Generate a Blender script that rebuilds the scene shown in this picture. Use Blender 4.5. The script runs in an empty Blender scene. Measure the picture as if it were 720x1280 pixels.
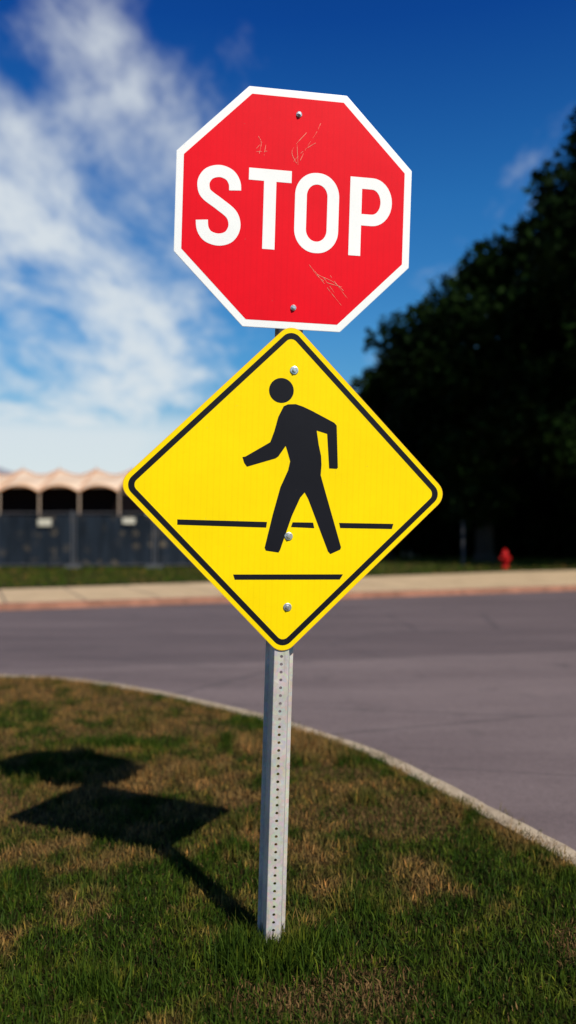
import bpy, math, random
import numpy as np
from mathutils import Vector, Matrix
from mathutils.geometry import tessellate_polygon
random.seed(7); rng=np.random.default_rng(7)
scene=bpy.context.scene
scene.view_settings.view_transform='Standard';scene.view_settings.look='None';scene.view_settings.exposure=0
col=scene.collection
rad=math.radians

# ------------------------------------------------------------------ helpers
def link(o,parent=None):
    col.objects.link(o)
    if parent is not None: o.parent=parent
    return o
def empty(name,loc=(0,0,0),rotz=0):
    e=bpy.data.objects.new(name,None); e.location=loc; e.rotation_euler=(0,0,rotz)
    e.empty_display_size=.2
    return link(e)
def mesh_obj(name,verts,faces,mat=None,parent=None,smooth=False):
    m=bpy.data.meshes.new(name)
    if isinstance(verts,np.ndarray): verts=verts.tolist()
    if isinstance(faces,np.ndarray): faces=faces.tolist()
    m.from_pydata(verts,[],faces)
    if mat: m.materials.append(mat)
    if smooth: m.polygons.foreach_set('use_smooth',[True]*len(m.polygons))
    m.update()
    return link(bpy.data.objects.new(name,m),parent)
class MB:
    """mesh buffer"""
    def __init__(s): s.v=[]; s.f=[]
    def add(s,v,f):
        o=len(s.v); s.v+= [tuple(a) for a in v]; s.f+=[tuple(i+o for i in q) for q in f]
    def box(s,c,d,rz=0):
        x,y,z=d[0]/2,d[1]/2,d[2]/2; cr,sr=math.cos(rz),math.sin(rz)
        v=[]
        for a,b,e in [(-x,-y,-z),(x,-y,-z),(x,y,-z),(-x,y,-z),(-x,-y,z),(x,-y,z),(x,y,z),(-x,y,z)]:
            v.append((c[0]+a*cr-b*sr,c[1]+a*sr+b*cr,c[2]+e))
        s.add(v,[(0,3,2,1),(4,5,6,7),(0,1,5,4),(1,2,6,5),(2,3,7,6),(3,0,4,7)])
    def tube(s,p0,p1,r0,r1,n=8,caps=True):
        p0=Vector(p0);p1=Vector(p1);d=(p1-p0).normalized()
        a=d.orthogonal().normalized();b=d.cross(a)
        v=[];f=[]
        for p,r in((p0,r0),(p1,r1)):
            for i in range(n):
                t=2*math.pi*i/n; v.append(p+a*math.cos(t)*r+b*math.sin(t)*r)
        for i in range(n): f.append((i,(i+1)%n,n+(i+1)%n,n+i))
        if caps: f.append(tuple(range(n-1,-1,-1))); f.append(tuple(range(n,2*n)))
        s.add(v,f)
    def revolve(s,prof,origin=(0,0,0),axis='z',n=20):
        v=[];f=[]
        for r,h in prof:
            for i in range(n):
                t=2*math.pi*i/n;c,q=r*math.cos(t),r*math.sin(t)
                P={'z':(c,q,h),'x':(h,c,q),'y':(c,h,q)}[axis]
                v.append((P[0]+origin[0],P[1]+origin[1],P[2]+origin[2]))
        for k in range(len(prof)-1):
            for i in range(n): f.append((k*n+i,k*n+(i+1)%n,(k+1)*n+(i+1)%n,(k+1)*n+i))
        f.append(tuple(range(n-1,-1,-1)));f.append(tuple(range((len(prof)-1)*n,len(prof)*n)))
        s.add(v,f)
    def obj(s,name,mat,parent=None,smooth=False): return mesh_obj(name,s.v,s.f,mat,parent,smooth)

def flat(mb,loops,z):
    ls=[[Vector((x,y,0)) for x,y in l] for l in loops]
    tris=tessellate_polygon(ls)
    pts=[p for l in ls for p in l]
    fs=[]
    for a,b,c in tris:
        n=(pts[b]-pts[a]).cross(pts[c]-pts[a]).z
        if abs(n)<1e-12: continue
        fs.append((a,b,c) if n>0 else (a,c,b))
    mb.add([(p.x,p.y,z) for p in pts],fs)
def slab(mb,loop,z0,z1):
    flat(mb,[loop],z1)
    n=len(loop)
    o=MB(); flat(o,[loop],z0); mb.add(o.v,[tuple(reversed(q)) for q in o.f])
    v=[(x,y,z0) for x,y in loop]+[(x,y,z1) for x,y in loop]
    area=sum(loop[i][0]*loop[(i+1)%n][1]-loop[(i+1)%n][0]*loop[i][1] for i in range(n))
    f=[]
    for i in range(n):
        q=(i,(i+1)%n,n+(i+1)%n,n+i); f.append(q if area>0 else tuple(reversed(q)))
    mb.add(v,f)
def rounded(poly,r,k=6):
    out=[];n=len(poly)
    for i in range(n):
        p=Vector(poly[i]);a=(Vector(poly[i-1])-p).normalized();b=(Vector(poly[(i+1)%n])-p).normalized()
        ang=a.angle(b)/2; d=r/math.tan(ang); c=p+(a+b).normalized()*(r/math.sin(ang))
        s=p+a*d-c;e=p+b*d-c
        a0=math.atan2(s.y,s.x);a1=math.atan2(e.y,e.x)
        da=(a1-a0+math.pi)%(2*math.pi)-math.pi
        for j in range(k+1):
            t=a0+da*j/k; out.append((c.x+r*math.cos(t),c.y+r*math.sin(t)))
    return out
def circle(cx,cy,r,n=32): return [(cx+r*math.cos(2*math.pi*i/n),cy+r*math.sin(2*math.pi*i/n)) for i in range(n)]

# ------------------------------------------------------------------ node helpers
def new_mat(name):
    m=bpy.data.materials.new(name);m.use_nodes=True;nt=m.node_tree
    return m,nt,nt.nodes['Principled BSDF']
def nd(nt,t,ins=None,**kw):
    n=nt.nodes.new(t)
    for k,v in kw.items(): setattr(n,k,v)
    if ins:
        for k,v in ins.items():
            if isinstance(v,bpy.types.NodeSocket): nt.links.new(v,n.inputs[k])
            else: n.inputs[k].default_value=v
    return n
def ramp(nt,fac,stops,interp='LINEAR'):
    n=nt.nodes.new('ShaderNodeValToRGB');n.color_ramp.interpolation=interp
    el=n.color_ramp.elements
    while len(el)<len(stops): el.new(.5)
    for e,(p,c) in zip(el,stops):
        e.position=p; e.color=(c,c,c,1) if isinstance(c,(int,float)) else (*c,1)
    nt.links.new(fac,n.inputs['Fac']);return n.outputs['Color']
def mixc(nt,fac,a,b,blend='MIX'):
    n=nt.nodes.new('ShaderNodeMix');n.data_type='RGBA';n.blend_type=blend
    for i,v in((0,fac),(6,a),(7,b)):
        if isinstance(v,bpy.types.NodeSocket): nt.links.new(v,n.inputs[i])
        elif i==0: n.inputs[i].default_value=v
        else: n.inputs[i].default_value=(*v,1)
    return n.outputs[2]
def math_(nt,op,a,b=None,c=None,clamp=False):
    n=nt.nodes.new('ShaderNodeMath');n.operation=op;n.use_clamp=clamp
    for i,v in enumerate((a,b,c)):
        if v is None: continue
        if isinstance(v,bpy.types.NodeSocket): nt.links.new(v,n.inputs[i])
        else: n.inputs[i].default_value=v
    return n.outputs[0]
def maprange(nt,v,a,b,c=0,d=1,smooth=True):
    n=nt.nodes.new('ShaderNodeMapRange')
    if smooth: n.interpolation_type='SMOOTHSTEP'
    nt.links.new(v,n.inputs[0])
    for i,x in zip((1,2,3,4),(a,b,c,d)): n.inputs[i].default_value=x
    return n.outputs[0]
def pos(nt): return nt.nodes.new('ShaderNodeNewGeometry').outputs['Position']
def noise(nt,vec,scale,detail=4,rough=.55,dist=0):
    n=nd(nt,'ShaderNodeTexNoise',{'Scale':scale,'Detail':detail,'Roughness':rough,'Distortion':dist})
    nt.links.new(vec,n.inputs['Vector']);return n.outputs['Fac']
def bump(nt,h,strength,dist,bsdf):
    b=nd(nt,'ShaderNodeBump',{'Strength':strength,'Distance':dist,'Height':h})
    nt.links.new(b.outputs[0],bsdf.inputs['Normal'])
def simple(name,c,rough=.6,metal=0,var=.12,scale=6,bmp=0,spec=None):
    m,nt,b=new_mat(name)
    tc=nd(nt,'ShaderNodeTexCoord').outputs['Object']
    n=noise(nt,tc,scale,5,.6)
    lo=tuple(max(0,x*(1-var)) for x in c);hi=tuple(min(1,x*(1+var)) for x in c)
    nt.links.new(ramp(nt,n,[(.3,lo),(.7,hi)]),b.inputs['Base Color'])
    b.inputs['Roughness'].default_value=rough;b.inputs['Metallic'].default_value=metal
    if spec is not None: b.inputs['Specular IOR Level'].default_value=spec
    if bmp: bump(nt,noise(nt,tc,scale*6,4),bmp,.01,b)
    return m

# ------------------------------------------------------------------ camera
cam=bpy.data.cameras.new('camera');co=link(bpy.data.objects.new('camera',cam))
cam.sensor_fit='VERTICAL';cam.sensor_height=36;cam.sensor_width=20.25
cam.lens=1000/1280*36
co.location=(0,0,1.372);co.rotation_euler=(rad(90+1.375),0,0)
cam.clip_start=.05;cam.clip_end=6000
cam.dof.use_dof=True;cam.dof.focus_distance=2.56;cam.dof.aperture_fstop=1.15
scene.camera=co

# ------------------------------------------------------------------ sun + sky
SUN=Vector((.52*.72,-.854*.72,.694)).normalized()
sun=bpy.data.lights.new('sun','SUN');so=link(bpy.data.objects.new('sun',sun))
sun.energy=5.0;sun.angle=rad(.53);sun.color=(1,.94,.82)
so.rotation_euler=SUN.to_track_quat('Z','Y').to_euler();so.location=(5,-8,12)
w=bpy.data.worlds.new('World');scene.world=w;w.use_nodes=True;nt=w.node_tree
bg=nt.nodes['Background'];bg.inputs['Strength'].default_value=.06
sky=nd(nt,'ShaderNodeTexSky',sky_type='NISHITA',sun_disc=False,sun_elevation=math.asin(SUN.z),
       sun_rotation=math.atan2(SUN.x,SUN.y),air_density=1.0,dust_density=.3,ozone_density=3.0,altitude=200)
d=nd(nt,'ShaderNodeTexCoord').outputs['Generated']
sx=nd(nt,'ShaderNodeSeparateXYZ',{0:d})
X,Y,Z=sx.outputs
hyp=math_(nt,'SQRT',math_(nt,'ADD',math_(nt,'MULTIPLY',X,X),math_(nt,'MULTIPLY',Y,Y)))
el=math_(nt,'DIVIDE',Z,math_(nt,'MAXIMUM',hyp,.01))
az=math_(nt,'ARCTAN2',X,Y)
zz=math_(nt,'ADD',math_(nt,'MAXIMUM',Z,0),.18)
cv=nd(nt,'ShaderNodeCombineXYZ',{0:math_(nt,'DIVIDE',X,zz),1:math_(nt,'DIVIDE',Y,zz),2:0}).outputs[0]
mp=nd(nt,'ShaderNodeMapping',{'Vector':cv,'Rotation':(0,0,rad(28)),'Scale':(1.0,.55,1),'Location':(2.3,.7,0)}).outputs[0]
n1=noise(nt,mp,2.6,9,.58,.35)
n2=noise(nt,mp,9.0,6,.6,.3)
cn=math_(nt,'ADD',math_(nt,'MULTIPLY',n1,.74),math_(nt,'MULTIPLY',n2,.26))
leftb=math_(nt,'MULTIPLY',maprange(nt,az,.06,-.24),maprange(nt,az,-1.7,-1.0))  # unseen clouds behind the camera masked out to cut fill light
topb=maprange(nt,el,.70,.48)
bias=math_(nt,'MULTIPLY',leftb,topb)
cl=math_(nt,'ADD',cn,math_(nt,'MULTIPLY',bias,.18))
cmask=maprange(nt,cl,.52,.80)
band=math_(nt,'MULTIPLY',maprange(nt,el,.165,.115),maprange(nt,math_(nt,'ADD',az,math_(nt,'MULTIPLY',n1,.2)),.14,-.10))
cmask=math_(nt,'MAXIMUM',cmask,math_(nt,'MULTIPLY',band,.95))
up=maprange(nt,el,-.02,.01)
cmask=math_(nt,'MULTIPLY',math_(nt,'MULTIPLY',cmask,up),.9)
hs=nd(nt,'ShaderNodeHueSaturation',{'Saturation':1.3,'Value':1.0,'Color':sky.outputs[0]}).outputs[0]
# clear, polarised-looking deep blue aloft, paler cyan low down; unseen zenith darkened to cut fill light
tint=ramp(nt,maprange(nt,el,.05,1.25,0,1,False),[(0,(1.15,1.4,1.3)),(.16,(1.1,1.7,1.8)),(.30,(.75,1.55,1.9)),(.5,(.25,.85,1.65)),(1,(.2,.45,.8))])
hs=mixc(nt,1,hs,tint,'MULTIPLY')
skyc=mixc(nt,cmask,hs,(12.3,13.2,13.6))
nt.links.new(skyc,bg.inputs['Color'])

# ------------------------------------------------------------------ materials: ground
def grass_color(nt,p,blade=False):
    big=noise(nt,p,.9,5,.6,.4);med=noise(nt,p,4.5,4,.65);fine=noise(nt,p,60,3,.7)
    g=ramp(nt,med,[(.25,(.009,.025,.002)),(.5,(.030,.056,.005)),(.75,(.085,.100,.010))])
    dry=ramp(nt,fine,[(.3,(.15,.075,.030)),(.7,(.27,.155,.068))])
    yy=nd(nt,'ShaderNodeSeparateXYZ',{0:p}).outputs[1]
    yb_=math_(nt,'SUBTRACT',maprange(nt,yy,2.3,4.0,-.035,.055),maprange(nt,yy,14,18,0,.07))  # drier mid-lawn; near grass greener, frame-edge darkening put into its colour
    fac=maprange(nt,math_(nt,'ADD',yb_,math_(nt,'ADD',math_(nt,'MULTIPLY',big,.5),math_(nt,'MULTIPLY',med,.5))),.49,.62)
    c=mixc(nt,math_(nt,'MULTIPLY',fac,.8),g,dry)
    return c
def turf(name):
    m,nt,b=new_mat(name);p=pos(nt)
    c=grass_color(nt,p)
    c=mixc(nt,.45,c,(.07,.042,.020))
    v=ramp(nt,noise(nt,p,35,4,.7),[(.3,.3),(.7,1.1)])
    nt.links.new(mixc(nt,1,c,v,'MULTIPLY'),b.inputs['Base Color'])
    b.inputs['Roughness'].default_value=.95;b.inputs['Specular IOR Level'].default_value=.05
    bump(nt,noise(nt,p,90,5,.8),1.0,.03,b);return m
M_turf=turf('turf')
m,nt,b=new_mat('grass_blade');M_blade=m
p=pos(nt);c=grass_color(nt,p)
rn=nd(nt,'ShaderNodeNewGeometry').outputs['Random Per Island']
c=mixc(nt,1,c,ramp(nt,rn,[(0,(.5,.55,.5)),(.55,(1.0,1.0,.9)),(.85,(1.4,1.3,1.0)),(1,(2.6,1.9,1.4))]),'MULTIPLY')
nt.links.new(c,b.inputs['Base Color']);b.inputs['Roughness'].default_value=.65;b.inputs['Specular IOR Level'].default_value=.08
m,nt,b=new_mat('thatch');M_thatch=m
rn=nd(nt,'ShaderNodeNewGeometry').outputs['Random Per Island']
nt.links.new(ramp(nt,rn,[(0,(.05,.030,.013)),(.5,(.14,.080,.032)),(.8,(.22,.135,.055)),(.82,(.05,.07,.012)),(1,(.07,.09,.015))]),b.inputs['Base Color']);b.inputs['Roughness'].default_value=.9;b.inputs['Specular IOR Level'].default_value=.05

m,nt,b=new_mat('asphalt');M_asph=m;p=pos(nt)
sp=nd(nt,'ShaderNodeSeparateXYZ',{0:p})
dd=math_(nt,'SUBTRACT',sp.outputs[1],math_(nt,'ADD',9.25,math_(nt,'MULTIPLY',sp.outputs[0],.195)))
dd=math_(nt,'ADD',dd,math_(nt,'MULTIPLY',math_(nt,'SUBTRACT',noise(nt,p,.5,3),.5),.5))
far=maprange(nt,dd,-.12,.12)
sc=nd(nt,'ShaderNodeMapping',{'Vector':p,'Scale':(.25,1.3,1)}).outputs[0]
big=noise(nt,sc,.8,5,.65)
near_c=ramp(nt,big,[(.3,(.115,.083,.083)),(.7,(.185,.138,.134))])
far_c=ramp(nt,big,[(.3,(.082,.058,.060)),(.7,(.135,.098,.098))])
c=mixc(nt,far,near_c,far_c)
agg=noise(nt,p,160,3,.8);c=mixc(nt,1,c,ramp(nt,agg,[(.3,.5),(.7,1.5)]),'MULTIPLY')
agg2=noise(nt,p,38,3,.7);c=mixc(nt,1,c,ramp(nt,agg2,[(.3,.85),(.7,1.15)]),'MULTIPLY')
st=maprange(nt,noise(nt,p,1.7,5,.7),.55,.72);c=mixc(nt,math_(nt,'MULTIPLY',st,.35),c,(.05,.04,.04))
vv=nd(nt,'ShaderNodeTexVoronoi',{'Vector':nd(nt,'ShaderNodeMapping',{'Vector':p,'Scale':(.35,.8,1)}).outputs[0],'Scale':.7},feature='DISTANCE_TO_EDGE').outputs['Distance']
vv=math_(nt,'ADD',vv,math_(nt,'MULTIPLY',noise(nt,p,3,4),.03))
crack=maprange(nt,vv,.028,.014)
seam=maprange(nt,math_(nt,'ABSOLUTE',dd),.07,.02)
c=mixc(nt,math_(nt,'MULTIPLY',math_(nt,'MAXIMUM',crack,math_(nt,'MULTIPLY',seam,.6)),.4),c,(.03,.025,.028))
nt.links.new(c,b.inputs['Base Color']);b.inputs['Roughness'].default_value=.85
bump(nt,agg,.5,.006,b)

m,nt,b=new_mat('kerb_concrete');M_kerb=m;p=pos(nt)
c=ramp(nt,noise(nt,p,6,7,.75),[(.3,(.16,.11,.07)),(.5,(.40,.31,.21)),(.8,(.56,.46,.34))])
nt.links.new(c,b.inputs['Base Color']);b.inputs['Roughness'].default_value=.9;bump(nt,noise(nt,p,60,4),.7,.012,b)
m,nt,b=new_mat('sidewalk_concrete');M_walk=m;p=pos(nt)
c=ramp(nt,noise(nt,p,1.2,6,.65),[(.3,(.40,.28,.155)),(.7,(.60,.43,.25))])
tcx=nd(nt,'ShaderNodeMapping',{'Vector':p,'Rotation':(0,0,rad(-22))}).outputs[0]
sq=nd(nt,'ShaderNodeSeparateXYZ',{0:tcx}).outputs[0]
j=math_(nt,'ABSOLUTE',math_(nt,'SUBTRACT',math_(nt,'FRACT',math_(nt,'DIVIDE',sq,1.5)),.5))
c=mixc(nt,maprange(nt,j,.02,.008),c,(.14,.1,.07))
nt.links.new(c,b.inputs['Base Color']);b.inputs['Roughness'].default_value=.9;bump(nt,noise(nt,p,50,4),.4,.01,b)
M_brickk=simple('granite_kerb',(.32,.14,.085),.85,var=.35,scale=3)

# ------------------------------------------------------------------ ground / road
mb=MB();flat(mb,[[(-3000,-3000),(3000,-3000),(3000,3000),(-3000,3000)]],-.2);mb.obj('ground',M_turf)
mb=MB();flat(mb,[[(-160,-120),(160,-120),(160,110),(-160,40)]],-.12);mb.obj('road',M_asph)
ctrl=[(-120,14),(-60,11.2),(-25,9.3),(-12,8.55),(-5.5,7.95),(-2.73,7.58),(-1.92,7.36),(-1.08,6.80),(-.18,5.94),(.22,5.45),(.585,4.92),(.855,4.33),(1.06,3.82),(1.24,3.38),(1.42,2.7),(1.55,1.8),(1.62,.5),(1.65,-3),(1.65,-40),(1.65,-118)]
def cr(P,k=6):
    out=[];n=len(P)
    for i in range(n-1):
        p0,p1,p2,p3=[Vector(P[max(0,min(n-1,j))]) for j in (i-1,i,i+1,i+2)]
        for s in range(k):
            t=s/k;out.append(tuple(.5*((2*p1)+(p2-p0)*t+(2*p0-5*p1+4*p2-p3)*t*t+(3*p1-p0-3*p2+p3)*t**3)))
    out.append(P[-1]);return out
outer=cr(ctrl)
def offs(C,d):
    out=[]
    for i in range(len(C)):
        a=Vector(C[max(0,i-1)]);b=Vector(C[min(len(C)-1,i+1)]);t=(b-a).normalized()
        out.append((C[i][0]+t.y*d,C[i][1]-t.x*d))
    return out
KW=.125
inner=offs(outer,KW)
mb=MB();lawn=inner+[(-120,-118)]
slab(mb,list(reversed(lawn)),-.19,0);mb.obj('lawn',M_turf)
v=[];fcs=[];i2=offs(outer,KW-.002);ch=offs(outer,.018)
for k in range(len(outer)):
    wob=random.uniform(-.004,.004)
    v+=[(i2[k][0],i2[k][1],-.18),(i2[k][0],i2[k][1],.026+wob),(ch[k][0],ch[k][1],.026+wob),(outer[k][0],outer[k][1],.008+wob),(outer[k][0]-.0,outer[k][1],-.18)]
for k in range(len(outer)-1):
    for q in range(4):
        a=k*5+q;fcs.append((a,a+1,a+6,a+5))
mesh_obj('kerb',v,fcs,M_kerb)
def fe(x,off=0):
    y=15.1+(x+5.4)*.397; return y+off*1.076
X0,X1=-150,150
def strip(name,o0,o1,z0,z1,mat,xs=(X0,X1)):
    mb=MB();slab(mb,[(xs[0],fe(xs[0],o0)),(xs[1],fe(xs[1],o0)),(xs[1],fe(xs[1],o1)),(xs[0],fe(xs[0],o1))],z0,z1);return mb.obj(name,mat)
strip('kerb.001',0,.2,-.19,.004,M_brickk)
mb=MB();slab(mb,[(X0,fe(X0,.203)),(X1,fe(X1,.203)),(X1,fe(X1,5.6)),(8,27.4),(-5.5,19.6),(-15,15.1),(X0,fe(X0,3.6))],-.19,0);mb.obj('sidewalk',M_walk)
mb=MB();slab(mb,[(X0,fe(X0,3.62)),(-15,15.12),(-5.5,19.62),(8,27.42),(X1,fe(X1,5.62)),(1500,700),(1500,2500),(-1500,2500),(-1500,-400)],-.19,.012);mb.obj('lawn.001',M_turf)
mb=MB();slab(mb,rounded([(12,-118),(120,-118),(120,40),(12,13)],3,8),-.19,.0);mb.obj('lawn.002',M_turf)

# ------------------------------------------------------------------ grass blades
def blades(name,pts,h,wd,lean,mat):
    n=len(pts);a=rng.uniform(0,2*np.pi,n);hh=h*rng.uniform(.5,1.35,n);ww=wd*rng.uniform(.6,1.3,n)
    dx,dy=np.cos(a)*ww/2,np.sin(a)*ww/2
    la=rng.uniform(0,2*np.pi,n);lr=hh*np.abs(rng.normal(0,lean,n)).clip(0,1.3)
    lx,ly=np.cos(la)*lr,np.sin(la)*lr
    hz=np.sqrt(np.maximum(hh**2-(lr*.75)**2,(.25*hh)**2))
    x,y,z=pts[:,0],pts[:,1],pts[:,2]
    V=np.stack([np.stack([x-dx,y-dy,z],1),np.stack([x+dx,y+dy,z],1),
      np.stack([x+dx*.8+lx*.35,y+dy*.8+ly*.35,z+hz*.6],1),np.stack([x-dx*.8+lx*.35,y-dy*.8+ly*.35,z+hz*.6],1),
      np.stack([x+lx,y+ly,z+hz],1)],1).reshape(-1,3)
    b=np.arange(n)*5
    me=bpy.data.meshes.new(name);me.vertices.add(len(V));me.vertices.foreach_set('co',V.ravel().astype(np.float32))
    L=np.stack([b,b+1,b+2,b+3,b+3,b+2,b+4],1).ravel()
    me.loops.add(len(L));me.loops.foreach_set('vertex_index',L.astype(np.int32))
    st=np.stack([np.arange(n)*7,np.arange(n)*7+4],1).ravel()
    me.polygons.add(2*n);me.polygons.foreach_set('loop_start',st.astype(np.int32))
    me.materials.append(mat);me.update(calc_edges=True);me.validate()
    return link(bpy.data.objects.new(name,me))
def inpoly(P,poly):
    x,y=P[:,0],P[:,1];ins=np.zeros(len(P),bool);n=len(poly)
    for i in range(n):
        x1,y1=poly[i];x2,y2=poly[(i+1)%n]
        if y1==y2: continue
        c=((y1>y)!=(y2>y))&(x<(x2-x1)*(y-y1)/(y2-y1)+x1);ins^=c
    return ins
def scatter(n,x0,x1,y0,y1,poly,dens_pow):
    u=rng.uniform(0,1,n)
    if dens_pow==1: y=y0*(y1/y0)**u
    else: y=y0+(y1-y0)*u
    x=rng.uniform(x0,x1,n);P=np.stack([x,y],1);P=P[inpoly(P,poly)]
    return np.concatenate([P,np.zeros((len(P),1))],1)
A=scatter(350000,-4.4,2.0,1.7,8.6,lawn,1)
wv_=np.zeros(len(A))
for k_ in range(14):
    th=rng.uniform(0,2*np.pi);fr=rng.uniform(2,9);wv_+=np.sin((A[:,0]*np.cos(th)+A[:,1]*np.sin(th))*fr+rng.uniform(0,6.28))/math.sqrt(14)
keep=rng.uniform(0,1,len(A))<np.clip(1.0-.8*np.clip((wv_-.3)*1.7,0,1),0,1)
Bt=A[~keep];A=A[keep]
T=np.stack([rng.normal(-.05,.09,2200),rng.normal(2.60,.07,2200),np.zeros(2200)],1)
blades('grass',A,.034,.0042,.8,M_blade)
Bt=np.concatenate([Bt,Bt+rng.normal(0,.01,Bt.shape)*[1,1,0],A[::7]])
blades('dry_grass',Bt,.020,.004,1.1,M_thatch)
# longer uncut clumps: round the post and a few strays
tc_=[(-.05,2.60,.09,2200)]+[(rng.uniform(-1.6,.9),rng.uniform(2.1,6.0),.05,260) for _ in range(26)]+[(.10,5.15,.10,900),(.25,4.95,.07,500)]
T=np.concatenate([np.stack([rng.normal(a_,s_,n_),rng.normal(b_,s_*.8,n_),np.zeros(n_)],1) for a_,b_,s_,n_ in tc_])
T=T[inpoly(T[:,:2],lawn)]
blades('grass_tuft',T,.075,.0045,.55,M_blade)
k=np.array(offs(outer,KW+.03));sel=[q for q in range(len(k)) if -8<k[q][0]<2 and k[q][1]>1.5]
F=[]
for q in sel[:-1]:
    t=rng.uniform(0,1,400)[:,None];P=k[q]*(1-t)+k[q+1]*t+rng.normal(0,.022,(400,2))*(1+1.8*math.sin(q*1.7)**4);F.append(P)
F=np.concatenate(F);F=np.concatenate([F,np.zeros((len(F),1))],1);blades('grass_fringe',F,.045,.004,.7,M_blade)
vp=[(-30,8.8),(-15,15.2),(-5.5,19.7),(8,27.5),(25,37.5),(25,60),(-30,60)]
B=scatter(60000,-22,24,15,48,vp,1);B[:,2]=.01;blades('grass_verge',B,.11,.03,.6,M_blade)

# ------------------------------------------------------------------ signs & post
FR=Matrix.Translation((-.0497,2.6248,0))@Matrix.Rotation(.137,4,'Z')@Matrix.Rotation(math.pi/2+.037,4,'X')@Matrix.Rotation(-.025,4,'Z')
def paint(name,c,rough=.38,dirt=.06,lines=False,spec=.4):
    m,nt,b=new_mat(name);tc=nd(nt,'ShaderNodeTexCoord').outputs['Object']
    g=noise(nt,tc,3,6,.7);lo=tuple(x*(1-dirt) for x in c)
    cc=ramp(nt,g,[(.35,lo),(.65,c)])
    if lines:
        wv=nd(nt,'ShaderNodeTexWave',{'Vector':tc,'Scale':16,'Distortion':.3,'Detail':1},bands_direction='X').outputs['Fac']
        cc=mixc(nt,1,cc,ramp(nt,wv,[(0,.965),(.25,1.0)]),'MULTIPLY')
    sp=maprange(nt,noise(nt,tc,55,3,.8),.70,.77)
    cc=mixc(nt,math_(nt,'MULTIPLY',sp,.35),cc,(.25,.2,.15))
    nt.links.new(cc,b.inputs['Base Color']);b.inputs['Roughness'].default_value=rough;b.inputs['Specular IOR Level'].default_value=spec
    bump(nt,noise(nt,tc,4,3),.06,.02,b);return m
M_red=paint('red_sheeting',(.80,.001,.011),.5,.10,True,.1)
M_white=paint('white_sheeting',(.88,.87,.83),.4,.06)
M_yel=paint('yellow_sheeting',(.97,.69,.001),.5,.08,True,.08)
M_blk=paint('black_film',(.008,.008,.012),.5,.2,False,.15)
M_alu=simple('aluminium',(.55,.55,.56),.4,.8)
M_orange=simple('yellow_edge',(.75,.38,.01),.5)
M_bolt=simple('bolt_steel',(.75,.73,.68),.3,.9,var=.3,scale=60)
M_scr=simple('scratch',(.75,.25,.16),.6)
def octagon(R,r=.0):
    t=R*math.tan(math.pi/8);P=[(-t,-R),(t,-R),(R,-t),(R,t),(t,R),(-t,R),(-R,t),(-R,-t)]
    return rounded(P,r,4) if r else P
stop=empty('stop_sign');stop.matrix_world=FR@Matrix.Translation((0,2.403,0))
def bolt(parent,x,y,z,name,big=False):
    mb=MB();R=.0135 if big else .0095
    mb.revolve([(R,z),(R,z+.0015),(R*.86,z+.0022)],(x,y,0),'z',20)
    mb.revolve([(.0078,z+.0022),(.0078,z+.007),(.0062,z+.0082)],(x,y,0),'z',6)
    mb.revolve([(.004,z+.008),(.0038,z+.0115)],(x,y,0),'z',10)
    return mb.obj(name,M_bolt,parent)
S=.762/2
mb=MB();slab(mb,octagon(S,.006),.0015,.0042);mb.obj('panel',M_alu,stop)
mb=MB();flat(mb,[octagon(S-.0012,.006)],.0046);mb.obj('white_border',M_white,stop)
mb=MB();flat(mb,[octagon(S-.0235,.004)],.0051);mb.obj('red_face',M_red,stop)
IN=.0254
mb=MB();ZL=.0056
def T_(pts,ox,oy,sx=1,sy=1): return [((ox+x*sx)*IN,(oy+y*sy)*IN) for x,y in pts]
def stroke(pts,w,ox,oy):
    P=cr(pts,8);L=[];R=[]
    for i in range(len(P)):
        a=Vector(P[max(0,i-1)]);b=Vector(P[min(len(P)-1,i+1)]);t=(b-a).normalized();n=Vector((-t.y,t.x))*w/2
        L.append((P[i][0]+n.x,P[i][1]+n.y));R.append((P[i][0]-n.x,P[i][1]-n.y))
    for i in range(len(P)-1):
        q=T_([L[i],R[i],R[i+1],L[i+1]],ox,oy);flat_quad(q)
def flat_quad(q):
    a=sum(q[i][0]*q[(i+1)%4][1]-q[(i+1)%4][0]*q[i][1] for i in range(4))
    if a<0:q=q[::-1]
    mb.add([(x,y,ZL) for x,y in q],[(0,1,2,3)])
def stadium(x0,x1,y0,y1,rx,ry,k=14):
    o=[]
    for cx,cy,a0 in ((x1-rx,y1-ry,0),(x0+rx,y1-ry,90),(x0+rx,y0+ry,180),(x1-rx,y0+ry,270)):
        for i in range(k+1):
            a=rad(a0+90*i/k);o.append((cx+rx*math.cos(a),cy+ry*math.sin(a)))
    return o
y0=-5.15
stroke([(4.83,7.0),(4.72,7.95),(4.1,8.85),(2.9,9.25),(1.65,8.9),(.98,8.05),(.9,7.15),(1.3,6.25),(2.85,5.2),(4.35,4.1),(4.85,3.0),(4.72,1.95),(4.05,1.08),(2.85,.74),(1.6,1.08),(.95,1.95),(.80,3.05)],1.5,-12.45,y0)
flat(mb,[T_([(0,8.5),(1.92,8.5),(1.92,0),(3.48,0),(3.48,8.5),(5.4,8.5),(5.4,10),(0,10)],-5.95,y0)],ZL)
flat(mb,[T_(stadium(0,5.65,-.05,10.05,2.7,2.9),-.05,y0),T_(stadium(1.5,4.15,1.4,8.6,1.3,1.5),-.05,y0)],ZL)
bo=[(0,0),(1.55,0),(1.55,3.9),(2.9,3.9)]+[(2.9+2.6*math.sin(rad(a)),6.95-3.05*math.cos(rad(a))) for a in range(10,180,10)]+[(2.9,10),(0,10)]
bi=[(1.55,5.35),(2.85,5.35)]+[(2.85+1.15*math.sin(rad(a)),6.95-1.6*math.cos(rad(a))) for a in range(10,180,10)]+[(2.85,8.55),(1.55,8.55)]
flat(mb,[T_(bo,7.0,y0),T_(bi,7.0,y0)],ZL)
mb.obj('legend',M_white,stop)
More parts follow.
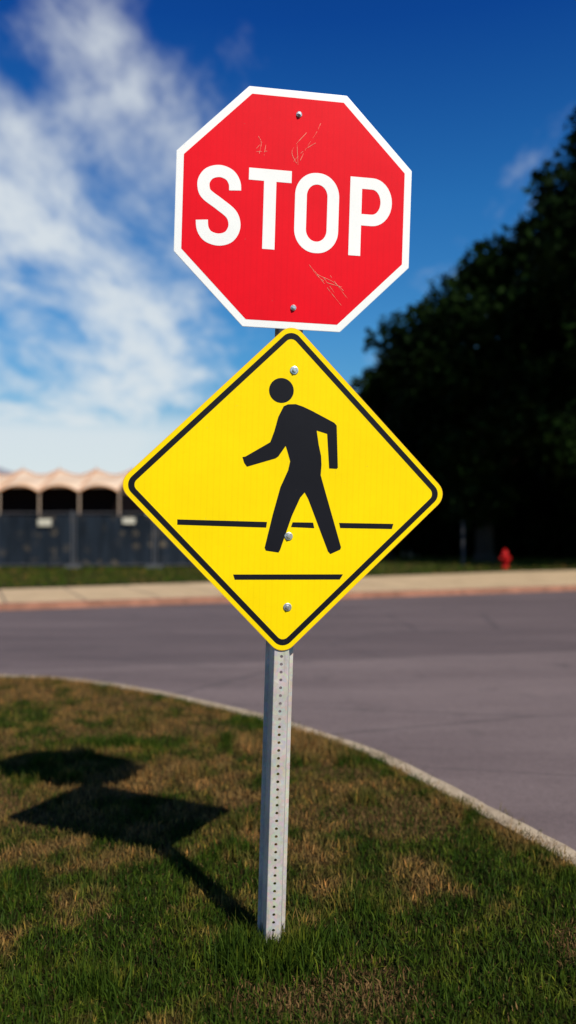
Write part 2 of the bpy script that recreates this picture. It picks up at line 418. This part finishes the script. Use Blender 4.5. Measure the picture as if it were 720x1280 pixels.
bolt(stop,.004,.306,.0051,'bolt_top');bolt(stop,.004,-.312,.0051,'bolt_bottom')
mb=MB()
def scratch(pts,w):
    P=cr(pts,6)
    for i in range(len(P)-1):
        if random.random()<.15: continue
        a=Vector(P[i]);b=Vector(P[i+1]);t=(b-a).normalized();n=Vector((-t.y,t.x))*w*.5*random.uniform(.3,1.2)
        q=[(a+n),(a-n),(b-n),(b+n)];mb.add([(p_.x,p_.y,.0060) for p_ in q],[(0,1,2,3)])
for P in ([(.01,.155),(.03,.2),(.06,.25),(.075,.285)],[(-.02,.14),(.02,.19),(.06,.22)],[(.0,.15),(-.015,.19),(.03,.25)],
          [(.005,.145),(.0,.21)],[(-.12,.17),(-.115,.205),(-.125,.225)],[(-.105,.165),(-.10,.2)],[(-.13,.175),(-.095,.18)],[(-.13,.185),(-.11,.21)],
          [(.05,-.17),(.08,-.2),(.13,-.22),(.17,-.25)],[(.06,-.185),(.1,-.22),(.16,-.235)],[(.07,-.19),(.12,-.25),(.165,-.3)],[(.1,-.21),(.14,-.26)],[(.12,-.2),(.17,-.26),(.18,-.27)]):
    scratch(P,.0013)
mb.obj('scratches',M_scr,stop)

ped=empty('pedestrian_crossing_sign');ped.matrix_world=FR@Matrix.Translation((.001,1.508,0))
hd=.539
def dia(inset,r): q=hd-inset*math.sqrt(2);return rounded([(0,-q),(q,0),(0,q),(-q,0)],r,8)
mb=MB();slab(mb,dia(0,.048),.0022,.0052);mb.obj('panel',M_orange,ped)
mb=MB();flat(mb,[dia(.0015,.047)],.0056);mb.obj('yellow_face',M_yel,ped)
mb=MB();flat(mb,[dia(.0155,.036),dia(.0335,.022)],.0061)
def L(px,py):
    dx,dy=px-355.2,py-611.8; a,b_,c_,d_=380.5,11.6,11.6,-385.4
    det=a*d_-b_*c_; return ((d_*dx-b_*dy)/det,(-c_*dx+a*dy)/det)
def art(P,r=0):
    q=[L(*p_) for p_ in P]
    ar=sum(q[i][0]*q[(i+1)%len(q)][1]-q[(i+1)%len(q)][0]*q[i][1] for i in range(len(q)))
    if ar<0:q=q[::-1]
    flat(mb,[q],.0061)
art([(222,648.5),(222,655),(329.5,659),(330.5,652)]);art([(362,652.5),(360,658.5),(389,660),(387.5,653)]);art([(420,653.5),(421.5,660),(487,661.5),(489,655)])
art([(289,716.5),(291,723),(421,724.5),(425,718)])
cx,cy=L(348.3,489.5);flat(mb,[circle(cx,cy,.0400,40)],.0061)
body=[(351,509),(356,506.5),(366,506),(375,509),(386,514),(414,528.5),(417,532),(418.5,584.5),(417,586),(407.5,585.5),(405,542.5),(392,538.5),(394.5,556),(397.5,570),(398,581),(397,594),(402,612),(422.5,684),(421.5,687),(409,692.5),(406,689),(381.5,624),(377,615.5),(371.5,622),(361,645),(346.5,687),(344.5,690),(329,687.5),(327.5,684),(337.5,643),(347,609),(356.5,588),(359,577),(356,566),(353.5,558),(344.5,571),(341,573.5),(306,584),(302.5,579),(300.5,572),(304,571.5),(334.5,553.5),(339.5,540),(344.5,522)]
art(body);mb.obj('symbol_and_border',M_blk,ped)
for nm,(px,py) in {'bolt_top':(364,464.5),'bolt_middle':(357,670),'bolt_bottom':(355.5,758)}.items():
    x,y=L(px,py);bolt(ped,x,y,.0061,nm,True)

M_galv,nt,b=new_mat('galvanised_steel')
tc=nd(nt,'ShaderNodeTexCoord').outputs['Object']
v1=nd(nt,'ShaderNodeTexVoronoi',{'Vector':tc,'Scale':90}).outputs['Color']
stv=nd(nt,'ShaderNodeMapping',{'Vector':tc,'Scale':(30,3,30)}).outputs[0]
c=mixc(nt,.2,ramp(nt,noise(nt,tc,7,6,.7),[(.3,(.46,.42,.37)),(.7,(.66,.61,.55))]),v1,'MULTIPLY')
c=mixc(nt,math_(nt,'MULTIPLY',maprange(nt,noise(nt,stv,1,5,.7),.52,.68),.45),c,(.25,.21,.17))
nt.links.new(c,b.inputs['Base Color']);b.inputs['Metallic'].default_value=.1;b.inputs['Roughness'].default_value=.5;b.inputs['Specular IOR Level'].default_value=.3
post=empty('sign_post');post.matrix_world=FR
mb=MB();y1=2.76;yb=-.06;n_=int((y1-yb)/IN);wx=.0225;zf=0.0;r=.0052;DP=-.056
for i in range(n_):
    ya=yb+i*IN;yc=ya+IN/2;yt=ya+IN
    out=[(-wx,ya),(0,ya),(wx,ya),(wx,yc),(wx,yt),(0,yt),(-wx,yt),(-wx,yc)]
    inn=[(r*1.0*math.cos(rad(a)),yc+r*math.sin(rad(a))) for a in (225,270,315,0,45,90,135,180)]
    v=[(x,y,zf) for x,y in out]+[(x,y,zf) for x,y in inn]+[(x,y,zf-.0035) for x,y in inn]
    f_=[(k_,(k_+1)%8,8+(k_+1)%8,8+k_) for k_ in range(8)]+[(8+k_,8+(k_+1)%8,16+(k_+1)%8,16+k_) for k_ in range(8)]
    mb.add(v,f_)
mb.obj('web',M_galv,post)
mb=MB()
def sheet(a,b2,th=.003):
    (xa,za),(xb,zb)=a,b2
    mb.add([(xa,yb,za),(xb,yb,zb),(xb,y1,zb),(xa,y1,za)],[(0,1,2,3)])
prof=[(-.046,DP),(-.0365,DP),(-.0350,DP+.001),(-.0240,-.0012),(-wx,0)]
for i in range(4): sheet(prof[i],prof[i+1])
pr=[(-x,z) for x,z in prof][::-1]
for i in range(4): sheet(pr[i],pr[i+1])
back=[(-.046,DP),(-.046,DP-.003),(-.034,DP-.003),(-.0215,-.0035),(.0215,-.0035),(.034,DP-.003),(.046,DP-.003),(.046,DP)]
for i in range(len(back)-1):
    if i==3: continue
    sheet(back[i+1],back[i])
mb.obj('flanges',M_galv,post)

# ------------------------------------------------------------------ trees
m,nt,b=new_mat('leaves');M_leaf=m
rn=nd(nt,'ShaderNodeNewGeometry').outputs['Random Per Island'];p=pos(nt)
c=ramp(nt,noise(nt,p,.45,3,.6),[(.35,(.0025,.007,.002)),(.65,(.009,.022,.0035))])
c=mixc(nt,1,c,ramp(nt,rn,[(0,.4),(.8,1.1),(1,1.9)]),'MULTIPLY')
nt.links.new(c,b.inputs['Base Color']);b.inputs['Roughness'].default_value=.7;b.inputs['Specular IOR Level'].default_value=.03
m,nt,b=new_mat('shade_leaves');M_leafshade=m  # shade low in the tree mass put into a near-black leaf colour
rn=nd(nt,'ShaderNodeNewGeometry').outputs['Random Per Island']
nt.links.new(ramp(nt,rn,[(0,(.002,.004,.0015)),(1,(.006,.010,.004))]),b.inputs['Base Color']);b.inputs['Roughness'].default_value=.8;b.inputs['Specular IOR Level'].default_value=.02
M_bark=simple('bark',(.02,.015,.011),.9,var=.4,scale=4,bmp=.6)
def leafmesh(name,C,size,mat,parent):
    n=len(C);u=rng.normal(size=(n,3));u/=np.linalg.norm(u,axis=1)[:,None]
    q=rng.normal(size=(n,3));v=np.cross(u,q);v/=np.linalg.norm(v,axis=1)[:,None]
    s=(size*rng.uniform(.5,1.4,n))[:,None]
    V=np.stack([C-u*s,C+v*s*.5,C+u*s,C-v*s*.5],1).reshape(-1,3)
    me=bpy.data.meshes.new(name);me.vertices.add(4*n);me.vertices.foreach_set('co',V.ravel().astype(np.float32))
    me.loops.add(4*n);me.loops.foreach_set('vertex_index',np.arange(4*n,dtype=np.int32))
    me.polygons.add(n);me.polygons.foreach_set('loop_start',(np.arange(n)*4).astype(np.int32))
    me.materials.append(mat);me.update(calc_edges=True)
    return link(bpy.data.objects.new(name,me),parent)
def tree(name,base,h,rx,low,nl,seed,leaf=.2,mat=None,clumps=60):
    r=np.random.default_rng(seed);random.seed(seed)
    e=empty(name,base);mb=MB()
    lean=Vector((random.uniform(-.3,.3),random.uniform(-.3,.3),0))
    pts=[Vector((0,0,-.1)),Vector((0,0,h*.18)),lean*.5+Vector((0,0,h*.45)),lean+Vector((0,0,h*.8))]
    rr=[h*.032,h*.024,h*.017,h*.005]
    for i in range(3): mb.tube(pts[i],pts[i+1],rr[i],rr[i+1],10,i==0)
    mb.tube((0,0,-.1),(0,0,.5),h*.045,h*.03,10,False)
    cz=(h+low)/2;rz=(h-low)/2
    cs=[]
    while len(cs)<clumps:
        d=r.normal(size=3);d/=np.linalg.norm(d);k=r.uniform(.35,1)**.6
        wob=1+.22*math.sin(d[0]*5+seed)+.18*math.sin(d[2]*7+seed*2+d[1]*4)
        c=np.array([d[0]*rx*k*wob*.86,d[1]*rx*k*wob*.86,cz+d[2]*rz*k*.86*min(wob,1.12)])
        if c[2]>low*.8: cs.append(c)
    for c in cs[:22]:
        s=pts[2].lerp(pts[3],random.uniform(0,.8)) if c[2]>h*.5 else pts[1].lerp(pts[2],random.uniform(.2,1))
        mid=s.lerp(Vector(c),.5)+Vector((0,0,.3));mb.tube(s,mid,h*.008,h*.005,6,False);mb.tube(mid,Vector(c),h*.005,h*.0015,6,False)
    mb.obj('trunk_and_limbs',M_bark,e,True)
    P=[];per=nl//clumps
    for c in cs:
        R=rx*r.uniform(.18,.34)
        d=r.normal(size=(per,3));d/=np.linalg.norm(d,axis=1)[:,None]
        k=r.uniform(0,1,per)**.45*(1+.25*np.sin(d[:,0]*6+c[0])*np.sin(d[:,2]*6+c[1]));P.append(c+d*(k*R)[:,None]*np.array([1,1,.78]))
    P=np.concatenate(P);leafmesh('foliage',P,leaf,mat or M_leaf,e);return e
tree('broadleaf_tree',(8.6,35,0),13.4,5.6,1.0,42000,3,.2,clumps=80)
tree('broadleaf_tree',(13.0,30,0),19.6,5.5,1.5,44000,5,.2,clumps=90)
tree('broadleaf_tree',(4.9,40,0),10.2,3.0,.6,17000,8,.2,clumps=50)
tree('broadleaf_tree',(19.5,35,0),16,6,1.0,24000,12,.25)
tree('broadleaf_tree',(14.5,41,0),14,6,.8,20000,14,.25)
def bank(name,pts,h,n,depth,leaf,mat):
    P=[]
    for i in range(len(pts)-1):
        a=np.array(pts[i]);b=np.array(pts[i+1]);m_=n//(len(pts)-1)
        t=rng.uniform(0,1,m_)[:,None];q=a*(1-t)+b*t
        q=q+rng.normal(0,depth*.4,(m_,2))
        hh=h*(.75+.2*np.sin(q[:,0]*.9)+.12*np.sin(q[:,0]*2.3+1))
        z=hh*rng.uniform(0,1,m_)**.8
        P.append(np.concatenate([q,z[:,None]],1))
    e=empty(name);leafmesh('foliage',np.concatenate(P),leaf,mat,e);return e
bank('hedge',[(6.2,43),(9,42),(14,40),(20,40),(28,44)],4.6,42000,2.0,.26,M_leafshade)
bank('distant_trees',[(6.5,62),(14,60),(26,62),(50,75)],12,40000,5,.5,M_leafshade)

# ------------------------------------------------------------------ hydrant
M_hyd=simple('red_hydrant_paint',(.42,.006,.006),.5,var=.15,spec=.15)
hy=empty('fire_hydrant',(7.86,29,.01),rad(10));mb=MB()
mb.revolve([(.17,0),(.17,.035),(.115,.04),(.105,.09),(.10,.46),(.135,.465),(.135,.50),(.125,.51),(.12,.55),(.10,.61),(.065,.66),(.03,.675),(.03,.72),(.0,.725)],(0,0,0),'z',24)
mb.obj('barrel',M_hyd,hy,True)
mb=MB()
for sgn in(-1,1): mb.revolve([(.05,sgn*.08),(.05,sgn*.15),(.065,sgn*.155),(.065,sgn*.19),(.02,sgn*.195),(.02,sgn*.22)],(0,0,.38),'x',16)
mb.revolve([(.07,-.08),(.07,-.16),(.085,-.165),(.085,-.205),(.025,-.21),(.025,-.235)],(0,0,.36),'y',16)
mb.obj('nozzles',M_hyd,hy)
mb=MB()
for k_ in range(8):
    a=2*math.pi*k_/8;mb.revolve([(.012,.03),(.012,.055)],(.145*math.cos(a),.145*math.sin(a),0),'z',6)
mb.obj('flange_bolts',M_hyd,hy)

mk=empty('marker_post',(7.0,32,0));mb=MB();mb.box((0,0,.85),(.10,.08,1.7));mb.box((0,0,1.74),(.13,.11,.06));mb.obj('post',simple('weathered_wood',(.045,.045,.05),.8,scale=8),mk)
ub=empty('utility_box',(6.35,42,0),rad(8));mb=MB()
M_ub=simple('pale_painted_steel',(.62,.62,.60),.5)
mb.box((0,0,.05),(1.0,.7,.1));mb.box((0,0,.32),(.88,.58,.44));mb.obj('cabinet',M_ub,ub)
mb=MB();mb.add([(-.48,-.33,.542),(.48,-.33,.542),(.48,.33,.60),(-.48,.33,.60),(-.48,-.33,.57),(.48,-.33,.57),(.48,.33,.63),(-.48,.33,.63)],[(0,3,2,1),(4,5,6,7),(0,1,5,4),(1,2,6,5),(2,3,7,6),(3,0,4,7)]);mb.obj('lid',M_ub,ub)
mb=MB();[mb.box((.09*i-.31,-.295,.32),(.045,.012,.24)) for i in range(8)];mb.obj('louvres',simple('dark_louvre',(.1,.1,.1)),ub)

# ------------------------------------------------------------------ construction fence
m,nt,b=new_mat('fence_screen');M_scrn=m;p=pos(nt)
st=nd(nt,'ShaderNodeMapping',{'Vector':p,'Scale':(5,5,.6)}).outputs[0]
c=ramp(nt,noise(nt,st,.7,5,.6),[(.3,(.003,.006,.010)),(.7,(.016,.024,.036))])
pz=nd(nt,'ShaderNodeSeparateXYZ',{0:p}).outputs
v=nd(nt,'ShaderNodeTexVoronoi',{'Vector':nd(nt,'ShaderNodeCombineXYZ',{0:math_(nt,'MULTIPLY',pz[0],1.7),1:math_(nt,'MULTIPLY',pz[2],1.7),2:0}).outputs[0],'Scale':1.0,'Randomness':.6},voronoi_dimensions='2D').outputs['Distance']
pr_=math_(nt,'MULTIPLY',math_(nt,'MULTIPLY',maprange(nt,v,.34,.2),maprange(nt,noise(nt,p,7,3,.7),.46,.58)),maprange(nt,noise(nt,p,.5,2),.4,.6))
c=mixc(nt,math_(nt,'MULTIPLY',pr_,.5),c,(.20,.15,.09))
nt.links.new(c,b.inputs['Base Color']);b.inputs['Roughness'].default_value=.8;b.inputs['Specular IOR Level'].default_value=.15
bump(nt,noise(nt,st,2,3),.5,.08,b)
M_fp=simple('fence_steel',(.12,.12,.13),.5,.5)
fn=empty('construction_fence',(-26,29.2,0),rad(1.5));LEN=25.5
mb=MB();nx=150;rows=7;V=[];Fq=[]
for j_ in range(rows):
    for i in range(nx):
        x=LEN*i/(nx-1);z=.12+1.88*j_/(rows-1)
        sag=-.05*abs(math.sin(math.pi*x/3))*(j_==rows-1)
        V.append((x,.03+.05*math.sin(math.pi*x/3)**2*math.sin(math.pi*j_/(rows-1))+.012*math.sin(x*9+j_),z+sag))
for j_ in range(rows-1):
    for i in range(nx-1): a=j_*nx+i;Fq.append((a,a+1,a+nx+1,a+nx))
mesh_obj('screen',V,Fq,M_scrn,fn,True)
mb=MB()
for i in range(int(LEN/3)+1):
    x=i*3.0;mb.tube((x,0,0),(x,0,2.14),.028,.028,8);mb.tube((x+.12,0,0),(x+.12,0,2.08),.02,.02,6)
    mb.box((x+.06,-.05,.05),(.6,.25,.1))
mb.tube((0,0,2.06),(LEN,0,2.06),.02,.02,6);mb.tube((0,0,.12),(LEN,0,.12),.02,.02,6)
mb.obj('posts_and_rails',M_fp,fn)
M_sg=simple('white_board',(.50,.46,.36),.6)
mb=MB()
for x,z,wd,h_ in((17.0,1.70,.50,.26),(20.1,1.76,.46,.22),(13.4,1.6,.4,.3),(23.9,1.7,.4,.3)): mb.box((x,-.045,z),(wd,.012,h_))
mb.obj('notices',M_sg,fn)

# ------------------------------------------------------------------ event tent: row of peaked bays with scalloped eaves
m,nt,b=new_mat('tent_canvas');M_can=m
p=pos(nt);c=ramp(nt,noise(nt,p,.8,4),[(.3,(.74,.50,.33)),(.7,(.86,.68,.52))])
nt.links.new(c,b.inputs['Base Color']);b.inputs['Roughness'].default_value=.8
tr=nd(nt,'ShaderNodeBsdfTranslucent',{'Color':(.85,.6,.4,1)});ms=nd(nt,'ShaderNodeMixShader',{0:.2})
nt.links.new(b.outputs[0],ms.inputs[1]);nt.links.new(tr.outputs[0],ms.inputs[2]);nt.links.new(ms.outputs[0],nt.nodes['Material Output'].inputs[0])
M_trim=simple('orange_trim',(.55,.20,.05),.7)
M_pole=simple('white_pole',(.45,.33,.24),.5)
M_tshade=simple('tent_shade',(.010,.006,.006),.9,spec=.03)  # shade inside the tent put into a near-black wall colour
bay=2.25;NB=12;LT=bay*NB
tn=empty('event_tent',(-36.5,45,0))
NS=16;nu=NB*NS+1
def topz(u,vv):
    s=abs(math.sin(math.pi*u/bay))        # 0 at poles, 1 mid-bay
    eave=3.70+.38*s**.8                   # scallops arch up between poles
    ridge=5.12-.34*s**1.2                 # fabric hangs between the peaks
    return eave*(1-vv)+ridge*vv
V=[];Fq=[];nv=8
for j_ in range(nv):
    for i in range(nu):
        u=LT*i/(nu-1);vv=j_/(nv-1);V.append((u,vv*4,topz(u,vv)))
for j_ in range(nv-1):
    for i in range(nu-1): a=j_*nu+i;Fq.append((a,a+1,a+nu+1,a+nu))
o=len(V)
for i in range(nu):
    u=LT*i/(nu-1);V.append((u,8,3.7))
for i in range(nu-1): Fq.append(((nv-1)*nu+i,(nv-1)*nu+i+1,o+i+1,o+i))
o2=len(V)
for i in range(nu):
    u=LT*i/(nu-1);V.append((u,-.05,topz(u,0)-.16))
for i in range(nu-1): Fq.append((o2+i,o2+i+1,i+1,i))
mesh_obj('canopy',V,Fq,M_can,tn,True)
mb=MB()
for i in range(0,nu-1,2):
    u=LT*i/(nu-1);u2=LT*(i+2)/(nu-1)
    mb.tube((u,-.09,topz(u,0)-.13),(u2,-.09,topz(u2,0)-.13),.035,.035,5,False)
    mb.tube((u,4,topz(u,1)+.03),(u2,4,topz(u2,1)+.03),.035,.035,5,False)
for i in range(NB+1): mb.tube((i*bay,-.02,3.76),(i*bay,4,5.16),.03,.03,5,False)
mb.obj('trim',M_trim,tn)
mb=MB()
for i in range(NB+1):
    x=i*bay;mb.tube((x,0,0),(x,0,3.7),.045,.045,8);mb.tube((x,4,0),(x,4,5.35),.04,.03,8);mb.tube((x,8,0),(x,8,3.7),.05,.05,8)
mb.obj('poles',M_pole,tn)
mb=MB();mb.box((LT/2,8.1,1.85),(LT,.06,3.6));mb.box((LT/2,1.2,1.95),(LT,.06,3.9));mb.box((-.1,4,1.8),(.06,8,3.5));mb.box((LT+.1,4,1.8),(.06,8,3.5));mb.obj('walls',M_tshade,tn)  # front sheet across the bays stands in for the shaded interior
M_wall=simple('grey_cladding',(.32,.33,.35),.7);M_roof=simple('grey_roof',(.30,.31,.33),.6);M_win=simple('window_glass',(.03,.04,.05),.1)
bd=empty('low_building',(-37.5,66,0));mb=MB();mb.box((0,0,2.9),(30,12,5.8));mb.obj('walls',M_wall,bd)
mb=MB();mb.add([(-15.4,-6.5,5.8),(15.4,-6.5,5.8),(15.4,6.5,5.8),(-15.4,6.5,5.8),(-13,0,7.9),(10,0,7.9)],[(0,1,5,4),(2,3,4,5),(0,4,3),(1,2,5),(0,3,2,1)]);mb.obj('roof',M_roof,bd)
mb=MB();[mb.box((-13+i*3.2,-6.02,3.4),(1.5,.08,1.6)) for i in range(9)];mb.obj('windows',M_win,bd)
